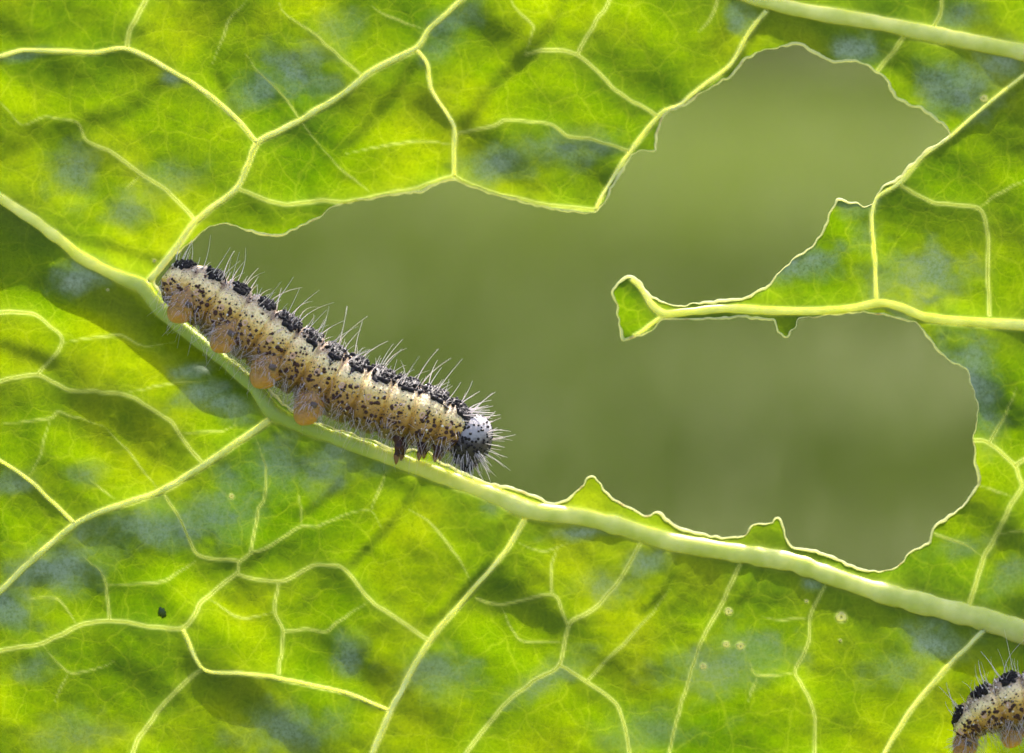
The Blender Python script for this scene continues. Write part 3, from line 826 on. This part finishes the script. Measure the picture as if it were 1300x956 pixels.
M_BODY = body_material()
M_DARK = simple_mat('dark_wart', (.022, .009, .008), (.085, .028, .018), 30, .45, spec=.3)
M_BLACK = simple_mat('black_plate', (.007, .005, .006), (.015, .011, .015), 20, .5, spec=.22)
M_PALE = simple_mat('pale_wart', (.75, .62, .55), (.85, .78, .74), 30, .4)
def proleg_material():
    m, t = new_mat('proleg_skin')
    co = t.nodes.new('ShaderNodeTexCoord').outputs['Object']
    ft = N(t, 'Attribute', _attribute_name='foot').outputs['Fac']
    n = noise(t, co, 24, 3)
    p = mth(t, 'ADD', ft, mth(t, 'MULTIPLY', mth(t, 'SUBTRACT', n, .5), .35))
    c = ramp(t, p, [(0.3, (.40, .22, .06)), (0.64, (.46, .245, .07)), (0.80, (.58, .30, .08)), (0.97, (.68, .35, .075))])
    c = mixc(t, mth(t, 'MULTIPLY', ramp(t, noise(t, co, 40, 2), [(0.40, (.9, .9, .9)), (0.5, (0, 0, 0))]), mth(t, 'SUBTRACT', 1.0, ft)), c, (.10, .04, .025))
    pr = N(t, 'BsdfPrincipled', Roughness=.4)
    t.links.new(c, pr.inputs['Base Color'])
    pr.inputs['Subsurface Weight'].default_value = 1
    pr.inputs['Subsurface Radius'].default_value = (1, .5, .15)
    pr.inputs['Subsurface Scale'].default_value = .05
    b = N(t, 'Bump', Strength=.7, Distance=.02)
    t.links.new(n, b.inputs['Height']); t.links.new(b.outputs[0], pr.inputs['Normal'])
    out(t, pr.outputs[0])
    return m
M_PROLEG = proleg_material()
M_GREY = simple_mat('grey_plate', (.06, .035, .03), (.15, .10, .09), 34, .4)
M_CLAW = simple_mat('brown_claw', (.16, .075, .03), (.28, .13, .05), 16, .3)
M_HAIR = hair_material('white_bristle', (.85, .80, .82), (.9, .85, .85))
M_FUZZ = hair_material('lilac_bristle', (.78, .70, .76), (.75, .68, .7))
def head_material():
    m, t = new_mat('head_capsule')
    co = t.nodes.new('ShaderNodeTexCoord').outputs['Object']
    ph = N(t, 'Attribute', _attribute_name='crown').outputs['Fac']
    n = noise(t, co, 16, 3)
    p = mth(t, 'ADD', ph, mth(t, 'MULTIPLY', mth(t, 'SUBTRACT', n, .5), .3))
    c = ramp(t, p, [(0.34, (.022, .016, .024)), (0.48, (.06, .045, .06)), (0.58, (.29, .265, .285)), (0.75, (.42, .39, .41))])
    pr = N(t, 'BsdfPrincipled', Roughness=.36)
    t.links.new(c, pr.inputs['Base Color'])
    b = N(t, 'Bump', Strength=.3, Distance=.01)
    t.links.new(noise(t, co, 50, 2), b.inputs['Height']); t.links.new(b.outputs[0], pr.inputs['Normal'])
    out(t, pr.outputs[0])
    return m
M_HEAD = head_material()

class Bag:
    def __init__(self): self.V, self.F, self.n = [], [], 0
    def add(self, V, F):
        self.V.append(np.asarray(V, float)); self.F += [tuple(int(i) + self.n for i in f) for f in F]; self.n += len(V)
    def build(self, name, mat, parent, **kw):
        return mesh(name, at(np.concatenate(self.V)), self.F, mat, parent, **kw)

def wart(p, nrm, r, h, sides=7):
    """low domed wart standing on the skin"""
    nrm = nrm / np.linalg.norm(nrm)
    u = np.cross(nrm, [.3, .5, .81]); u /= np.linalg.norm(u); v = np.cross(nrm, u)
    a = np.linspace(0, 2 * np.pi, sides, endpoint=False) + random.random()
    V = []
    for f, hh in ((1.15, -.35), (.92, .35), (.5, .85)):
        V += [p + r * f * (np.cos(x) * u + np.sin(x) * v) + nrm * h * hh for x in a]
    V.append(p + nrm * h)
    F = []
    for k in range(2):
        for i in range(sides):
            j = (i + 1) % sides
            F.append((k * sides + i, k * sides + j, (k + 1) * sides + j, (k + 1) * sides + i))
    for i in range(sides):
        F.append((2 * sides + i, 2 * sides + (i + 1) % sides, 3 * sides))
    return V, F

def hair(p, d, L, r, bend, segs=6):
    """tapered bristle, three-sided, bending as it goes"""
    d = d / np.linalg.norm(d)
    t = np.linspace(0, 1, segs + 1)[:, None]
    C = p + d * L * t + bend * L * t * t
    u = np.cross(d, [.2, .9, .35]); u /= np.linalg.norm(u); v = np.cross(d, u)
    rr_ = r * (1 - .75 * t[:, 0])
    a = np.array([0, 2.094, 4.189])
    V = C[:, None] + rr_[:, None, None] * (np.cos(a)[None, :, None] * u + np.sin(a)[None, :, None] * v)
    I = np.arange((segs + 1) * 3).reshape(-1, 3); J = np.roll(I, -1, 1)
    F = [tuple(q) for q in np.stack([I[:-1], J[:-1], J[1:], I[1:]], -1).reshape(-1, 4)] + [tuple(I[-1])]
    return V.reshape(-1, 3), F

def ellipsoid(c, ax, rads, nu=20, nv=14, fn=None):
    """ax: three orthonormal rows; fn(unit dirs)->scale"""
    th = np.linspace(0, np.pi, nv)[:, None]; ph = np.linspace(0, 2 * np.pi, nu, endpoint=False)[None]
    D = np.stack([np.sin(th) * np.cos(ph), np.sin(th) * np.sin(ph), np.cos(th) + 0 * ph], -1).reshape(-1, 3)
    s = fn(D) if fn else 1.0
    L = D * np.array(rads) * (np.asarray(s)[:, None] if fn else 1)
    V = np.asarray(c) + L @ np.asarray(ax)
    I = np.arange(nu * nv).reshape(nv, nu); J = np.roll(I, -1, 1)
    F = [tuple(q) for q in np.stack([I[:-1], I[1:], J[1:], J[:-1]], -1).reshape(-1, 4)]
    return V, F, D

def caterpillar(name, label, spine, rads, roll, prolegs, legs, head, seed, nseg=12):
    rng = np.random.default_rng(seed)
    spine = np.asarray(spine, float)
    base = spine[len(spine) // 2].copy(); base[1] += 40
    root = empty(name, at(base), category='caterpillar', label=label, group='caterpillars feeding on the leaf')
    # spine with radius, resampled
    P = resample(np.column_stack([spine, rads]), 1.0)
    Cc, Rr = P[:, :3], P[:, 3]
    n = len(P)
    ker = np.ones(15) / 15
    Cc = np.stack([np.convolve(np.pad(Cc[:, k], 7, mode='reflect', reflect_type='odd'), ker, 'valid') for k in range(3)], 1)
    T = np.gradient(Cc, axis=0); T /= np.linalg.norm(T, axis=1)[:, None]
    U0 = np.stack([T[:, 1], -T[:, 0], 0 * T[:, 0]], 1)          # dorsal: up and across the body in the picture plane
    U0 /= np.linalg.norm(U0, axis=1)[:, None]
    B0 = np.cross(T, U0)
    B0 *= np.where(B0[:, 2:] > 0, -1, 1)                        # towards the lens
    c_, s_2 = math.cos(roll), math.sin(roll)
    U = U0 * c_ + B0 * s_2; B = B0 * c_ - U0 * s_2
    smax = n - 1
    seglen = smax / nseg
    def surf(s, phi, lift=0.0):
        """point and normal on the body; phi 0 = flank facing lens, pi/2 = back"""
        i = int(min(max(s, 0), smax)); 
        r = Rr[i] * shape(s, phi)
        d = B[i] * math.cos(phi) + U[i] * math.sin(phi)
        return Cc[i] + d * (r + lift), d, T[i]
    def shape(s, phi):
        q = (s / seglen) % 1.0
        g = np.exp(-(np.minimum(q, 1 - q) / .085) ** 2)
        an = np.abs(np.sin(np.pi * q * 5)) ** .6
        f = 1 - .135 * g - .022 * (1 - an)
        f = f * (1 + .05 * np.exp(-((phi + .35) / .28) ** 2) - .05 * np.exp(-((phi + .75) / .2) ** 2) - .02 * np.exp(-((phi - .15) / .15) ** 2))
        return f
    nphi = 72
    S = np.arange(0, n, 1.0); PH = np.linspace(-np.pi, np.pi, nphi, endpoint=False)
    SS, PP = np.meshgrid(S, PH, indexing='ij')
    rr_ = Rr[:, None] * shape(SS, PP) * (1 + .012 * vnoise(SS, PP * 40, 7, seed + 2) + .012 * vnoise(SS, PP * 40, 16, seed + 3))
    V = Cc[:, None] + rr_[..., None] * (B[:, None] * np.cos(PP)[..., None] + U[:, None] * np.sin(PP)[..., None])
    I = np.arange(n * nphi).reshape(n, nphi); J = np.roll(I, -1, 1)
    F = [tuple(q) for q in np.stack([I[:-1], J[:-1], J[1:], I[1:]], -1).reshape(-1, 4)] + [tuple(I[0][::-1]), tuple(I[-1])]
    q = (SS / seglen) % 1.0
    mesh('body', at(V.reshape(-1, 3)), F, M_BODY, root,
         attrs={'phi': ((np.sin(PP) + 1) / 2).ravel(), 'groove': np.exp(-(np.minimum(q, 1 - q) / .1) ** 2).ravel()})
    # warts over the flanks
    dark, pale = Bag(), Bag()
    for k in range(int(150 * nseg)):
        s = rng.uniform(4, smax - 3); phi = rng.uniform(-1.1, 1.9)
        qa = round((s / seglen) * 6) / 6 * seglen
        s = qa + rng.normal(0, 1.1)
        p, d, _ = surf(s, phi)
        r = rng.choice([.7, .95, 1.3, 1.8], p=[.48, .32, .16, .04])
        if phi > .4 and phi < 1.0 and rng.random() < .6: continue
        (dark if rng.random() < .86 else pale).add(*wart(p, d, r, r * .8, 6))
    for k in range(nseg):                                        # larger regular warts
        for ph0, r0 in ((.45, 1.8), (.2, 2.5), (0, 2.5), (-.2, 2.4), (-.4, 2.4)):
            for rep in range(4):
                s = (k + rng.uniform(.2, .9)) * seglen
                p, d, _ = surf(s, ph0 + rng.normal(0, .09))
                dark.add(*wart(p, d, r0 * rng.uniform(.6, 1.15), 2.0, 8))
    dark.build('dark_warts', M_DARK, root, kind='stuff'); pale.build('pale_warts', M_PALE, root, kind='stuff')
    # spiracle rings, one for each segment
    for k in range(nseg):
        p, d, tt = surf((k + .35) * seglen, .24)
        a = np.linspace(0, 2 * np.pi, 14, endpoint=False)
        v = np.cross(d, tt)
        ring = [p + d * hh + (tt * np.cos(x) * rx + v * np.sin(x) * rx * 1.25) for rx, hh in ((4.0, -.3), (3.3, 1.2), (2.2, 1.1), (1.6, .1)) for x in a]
        I = np.arange(56).reshape(4, 14); J = np.roll(I, -1, 1)
        mesh('spiracle', at(np.array(ring)), [tuple(q_) for q_ in np.stack([I[:-1], J[:-1], J[1:], I[1:]], -1).reshape(-1, 4)] + [tuple(I[3])],
             M_SPIR, root)
    # black plates along the back: a lumpy patch on each segment
    for k in range(nseg):
        bag = Bag()
        w_ = 1.0 if k > 3 else .72
        s0 = (k + .58) * seglen; hl = (.34 if k < 4 else .47 if k < 7 else .54) * seglen; ph0, hp_ = 1.42, (.42 if k < 4 else .62)
        nn_, mm_ = 15, 17                                     # the raised plate itself, ragged in outline
        rows = []
        for a_ in range(nn_ + 1):
            f_ = a_ / nn_
            for b_ in range(mm_):
                th_ = 2 * np.pi * b_ / mm_
                e_ = 1 + .22 * math.sin(3 * th_ + k) + .16 * math.sin(7 * th_ + 2 * k)
                ss_ = min(s0 + hl * f_ * e_ * math.cos(th_), smax - .5)
                p, d, _ = surf(ss_, ph0 + hp_ * f_ * e_ * math.sin(th_))
                rows.append(p + d * (2.0 * (1 - f_ ** 3) - .5 + .9 * rng.normal() * (f_ < .95)))
        I = np.arange((nn_ + 1) * mm_).reshape(nn_ + 1, mm_); J = np.roll(I, -1, 1)
        bag.add(np.array(rows), [tuple(q_) for q_ in np.stack([I[:-1], J[:-1], J[1:], I[1:]], -1).reshape(-1, 4)])
        for i in range(70):
            f_, th_ = math.sqrt(rng.random()) * .95, rng.uniform(0, 2 * np.pi)
            ss_ = s0 + hl * f_ * math.cos(th_)
            if ss_ > smax - 1: continue
            p, d, _ = surf(ss_, ph0 + hp_ * f_ * math.sin(th_), .8)
            r = rng.uniform(1.0, 2.7)
            bag.add(*wart(p, d, r, r * rng.uniform(.8, 1.7), 7))
        for i in range(2):
            p, d, _ = surf(min(s0 - 3 + 8 * i, smax - 1), .96 if k > 3 else 1.1)
            bag.add(*wart(p, d, 4.6 * w_, 3.4, 10))
        bag.build('black_plate', M_BLACK, root)
    pf = Bag()
    for i in range(12 * nseg):
        s = rng.uniform(6, smax - 4); p, d, _ = surf(s, rng.uniform(1.0, 1.7)); r = rng.uniform(.7, 1.5)
        pf.add(*wart(p, d, r, r * 2.0, 6))
    pf.build('white_flecks', M_PALE, root, kind='stuff')
    # bristles
    long_, fuzz = Bag(), Bag()
    for k in range(nseg):
        for i in range(13):
            s = (k + rng.uniform(.1, 1)) * seglen; phi = rng.uniform(.95, 2.1)
            p, d, tt = surf(s, phi, .5)
            f = s / smax
            long = i < 5
            L = rng.uniform(30, 50) if long else rng.uniform(9, 20)
            if f < .1: L *= .8
            dd = d + tt * rng.normal(.0 + .3 * f * f, .2) + np.array([.0, -.05, rng.normal(0, .22)])
            long_.add(*hair(p, dd, L, rng.uniform(.6, .85) if long else .5, rng.normal(0, .16, 3) + tt * rng.normal(.10, .16)))
        for i in range(50):
            s = (k + rng.uniform(0, 1)) * seglen; phi = rng.uniform(-1.4, -.15) if i < 42 else rng.uniform(-.2, .9)
            p, d, tt = surf(s, phi, .3)
            L = min(rng.gamma(4, 3.2) + 4, 24) if phi < -.3 else rng.uniform(6, 15)
            dd = d * 1.0 - U[int(min(max(s, 0), smax))] * rng.uniform(0, 1.1) + tt * rng.normal(0, .6)
            fuzz.add(*hair(p, dd, L, rng.uniform(.3, .48), np.array([0, .3, 0]) + rng.normal(0, .3, 3), 6))
    # prolegs: fleshy stumps with an orange swollen foot and a grey plate
    for near in (1, -1):
        for (x, y, z, r, tx, ty) in prolegs:
            c = np.array([x, y, z if near > 0 else float(spine[3, 2]) + 14.])
            if near < 0: c = c + np.array([12., -26., -6.])
            a0 = np.array([tx, ty, 0.0]); a0 /= np.linalg.norm(a0)           # towards the foot
            b0 = np.array([0, 0, -1.0 * near]); c0 = np.cross(a0, b0)
            ax = np.stack([c0, b0, a0])
            Vx, Fx, D = ellipsoid(c, ax, (r * 1.0, r * .8, r * 1.35), 30, 30,
                                  lambda D: 1 - .10 * np.exp(-((D[:, 2] - .45) / .10) ** 2) + .05 * np.maximum(0, D[:, 2]) + .03 * np.sin(5 * D[:, 0] + 3 * D[:, 1]) + .03 * np.sin(15 * D[:, 2] + 2 * D[:, 0]) * (D[:, 2] < .55))
            pl = mesh('proleg', at(Vx), Fx, M_PROLEG, root, attrs={'foot': (D[:, 2] * .8 - D[:, 0] * .35 * near + 1) / 2})
            # grey plate on the outside of the stump
            cpos = c + b0 * r * .76 + a0 * r * -.12 - c0 * r * .30 * near
            Vp, Fp, _ = ellipsoid(cpos, ax, (r * .26, r * .10, r * .20), 14, 9, lambda D: 1 + .2 * np.sin(4 * D[:, 0] + 2) * np.cos(5 * D[:, 2]))
            mesh('plate', at(Vp), Fp, M_GREY, pl)
            if near > 0:
                for i in range(70):
                    a_ = rng.uniform(0, 2 * np.pi); zz = rng.uniform(-.75, .45)
                    dd = np.array([math.cos(a_) * math.sqrt(1 - zz * zz), abs(math.sin(a_)) * math.sqrt(1 - zz * zz), zz])
                    p = c + (dd * np.array([r, r * .8, r * 1.3])) @ ax
                    nd = dd @ ax + a0 * .9 + rng.normal(0, .2, 3)
                    fuzz.add(*hair(p, nd, rng.uniform(7, 15), .42, rng.normal(0, .15, 3), 5))
    # jointed pointed true legs
    for near in (0, 1):
        for (x0, y0, x1, y1, z) in legs:
            zz = z if near == 0 else 4
            p0, p1 = np.array([x0, y0, zz + 8.]), np.array([x1, y1, zz])
            if near: p0[0] += 6; p1[0] += 6; p1[1] -= 2
            kn = p0 * .45 + p1 * .55 + np.array([2.5, 0, -2])
            pts = resample(np.column_stack([np.stack([p0, kn, p0 * .2 + p1 * .8]), [8.5, 5.5, 3.6]]), 2)
            Vt, Ft = tube(pts[:, :3], pts[:, 3] * (1 + .10 * np.cos(np.linspace(0, 6 * np.pi, len(pts)))), 12)
            lg = mesh('leg', at(Vt), Ft, M_DARK, root)
            pts = resample(np.column_stack([np.stack([p0 * .22 + p1 * .78, p1 * .96 + p0 * .04, p1 + np.array([-.5, 2, 0])]), [4.4, 2.4, .5]]), 1.5)
            Vt, Ft = tube(pts[:, :3], pts[:, 3], 10)
            mesh('claw', at(Vt), Ft, M_CLAW, lg)
    # head
    if head:
        hx, hy, hz, hr, tilt = head
        c = np.array([hx, hy, hz])
        f0 = np.array([math.cos(tilt), math.sin(tilt), 0])       # facing direction (in picture, y down)
        u0 = np.array([f0[1], -f0[0], 0])                         # up of the head
        b0 = np.array([0, 0, -1.0])
        ax = np.stack([f0, b0, u0])
        def hs(D):
            return 1 - .05 * np.exp(-(D[:, 1] / .10) ** 2) * (D[:, 2] > -.2) - .12 * np.maximum(0, -D[:, 2]) * np.maximum(0, -D[:, 0]) + .05 * np.maximum(0, D[:, 0])
        Vh, Fh, D = ellipsoid(c, ax, (hr * .86, hr * .98, hr * 1.18), 40, 30, hs)
        ho = mesh('head', at(Vh), Fh, M_HEAD, root, attrs={'crown': (D[:, 2] * .8 - .18 * D[:, 0] + 1) / 2})
        bag = Bag()
        for i in range(150):
            d = rng.normal(size=3); d /= np.linalg.norm(d)
            d[1] = abs(d[1])
            sc_ = hs(d[None])[0]
            p = c + (d * np.array([hr * .86, hr * .98, hr * 1.18]) * sc_) @ ax
            bag.add(*wart(p, d @ ax, rng.uniform(1.2, 2.2), 1.5, 7))
        bag.build('head_dots', M_BLACK, ho, kind='stuff')
        for i in range(6):                                        # simple eyes low on the cheek
            a_ = -.9 + i * .36
            d = np.array([.55 + .2 * math.cos(a_ * 2), .72, -.30 + .22 * math.sin(a_ * 2)]); d /= np.linalg.norm(d)
            p = c + (d * np.array([hr * .86, hr * .98, hr * 1.18])) @ ax
            Ve, Fe, _ = ellipsoid(p, np.eye(3), (1.5, 1.5, 1.5), 10, 7)
            mesh('eye', at(Ve), Fe, M_BLACK, ho)
        for sgn in (1, -1):                                       # jaws
            p = c + f0 * hr * .30 - u0 * hr * 1.08 + b0 * sgn * hr * .26
            Vm, Fm, _ = ellipsoid(p, ax, (hr * .30, hr * .20, hr * .24), 14, 10)
            mesh('mandible', at(Vm), Fm, M_BLACK, ho)
        Vm, Fm, _ = ellipsoid(c + f0 * hr * .56 - u0 * hr * .86, ax, (hr * .20, hr * .34, hr * .16), 14, 10)
        mesh('upper_lip', at(Vm), Fm, M_GREY, ho)
        # collar shield behind the head
        bag = Bag()
        for i in range(60):
            s = smax - rng.uniform(-1, 17); p, d, _ = surf(s, rng.uniform(.75, 1.6)); r = rng.uniform(2, 4.6)
            bag.add(*wart(p, d, r, r * .7, 8))
        bag.build('collar_shield', M_BLACK, root)
        for i in range(46):
            d = np.array([rng.uniform(.15, 1.2), rng.normal(0, .6), rng.uniform(-1.0, 1.0)]); d /= np.linalg.norm(d)
            d[1] = abs(d[1]) if rng.random() < .8 else d[1]
            p = c + (d * np.array([hr * .84, hr * .96, hr * 1.15])) @ ax
            L = rng.uniform(16, 34) if d[0] > .45 else rng.uniform(10, 20)
            (long_ if i % 3 else fuzz).add(*hair(p, d @ ax + rng.normal(0, .12, 3) + np.array([.15, 0, 0]), L, .7 if i % 3 else .5, rng.normal(0, .08, 3) + np.array([0, .05, 0])))
        for i in range(60):                                       # beard below the face
            d = np.array([rng.uniform(-.6, .8), abs(rng.normal(.4, .4)), rng.uniform(-1.2, -.25)]); d /= np.linalg.norm(d)
            p = c + (d * np.array([hr * .84, hr * .96, hr * 1.15])) @ ax
            fuzz.add(*hair(p, d @ ax + np.array([.1, .9, -.2]) + rng.normal(0, .15, 3), rng.uniform(9, 22), .45, rng.normal(0, .1, 3)))
        for i in range(14):                                       # collar tuft reaching over the head
            p, d, tt = surf(smax - rng.uniform(0, 16), rng.uniform(.7, 2.0), .5)
            long_.add(*hair(p, d * .5 + tt * rng.uniform(.6, 1.5), rng.uniform(26, 40), .78, rng.normal(0, .08, 3)))
    long_.build('long_bristles', M_HAIR, root, kind='stuff')
    fuzz.build('short_bristles', M_FUZZ, root, kind='stuff')
    return root

M_SPIR = simple_mat('spiracle_ring', (.55, .30, .18), (.72, .46, .30), 30, .4)
hmid = float(bil(H, np.array([400.]), np.array([545.]))[0])
zc = hmid - 20
spine = [(205,354,zc),(214,357,zc),(240,367,zc-2),(290,398,zc-3),(340,431,zc-4),(390,466,zc-4),(440,494,zc-4),(490,514,zc-4),(540,530,zc-4),(572,543,zc-4),(592,552,zc-4)]
rads = [4, 24, 35, 40, 42, 43, 43, 42, 40, 34, 22]
caterpillar('caterpillar', 'yellow and black speckled hairy caterpillar climbing along the midrib below the hole', spine, rads, R(12),
            [(233,386,zc-26,19,-.55,1), (287,423,zc-30,19.5,-.5,1), (339,466,zc-32,21,-.45,1), (392,514,zc-32,19.5,-.35,1)],
            [(505,545,503,588,zc-24), (534,551,532,583,zc-24), (556,558,552,585,zc-22)],
            (597,559,zc-5,30,.42), 5)
h2 = float(bil(H, np.array([1290.]), np.array([890.]))[0])
spine2 = [(a + 18, b + 2, c) for a, b, c in [(1196,930,h2-30),(1205,922,h2-34),(1228,904,h2-38),(1265,889,h2-40),(1310,881,h2-42),(1360,882,h2-42),(1410,892,h2-42),(1460,910,h2-42),(1510,932,h2-42),(1550,952,h2-40),(1572,963,h2-38)]]
caterpillar('caterpillar', 'second caterpillar at the lower corner, only its dark bristly back in view', spine2, [4,18,29,35,38,39,39,38,36,31,20], R(20),
            [(1225,945,h2-32,16,-.3,1), (1285,926,h2-34,17,-.1,1), (1345,926,h2-34,17,0,1), (1400,934,h2-34,17,.1,1)],
            [(1490,955,1482,990,h2-34), (1520,968,1512,1000,h2-34), (1545,976,1538,1006,h2-34)],
            (1580,972,h2-36,25,.5), 23)
for o in bpy.data.objects:
    if '_b' in o: del o['_b']
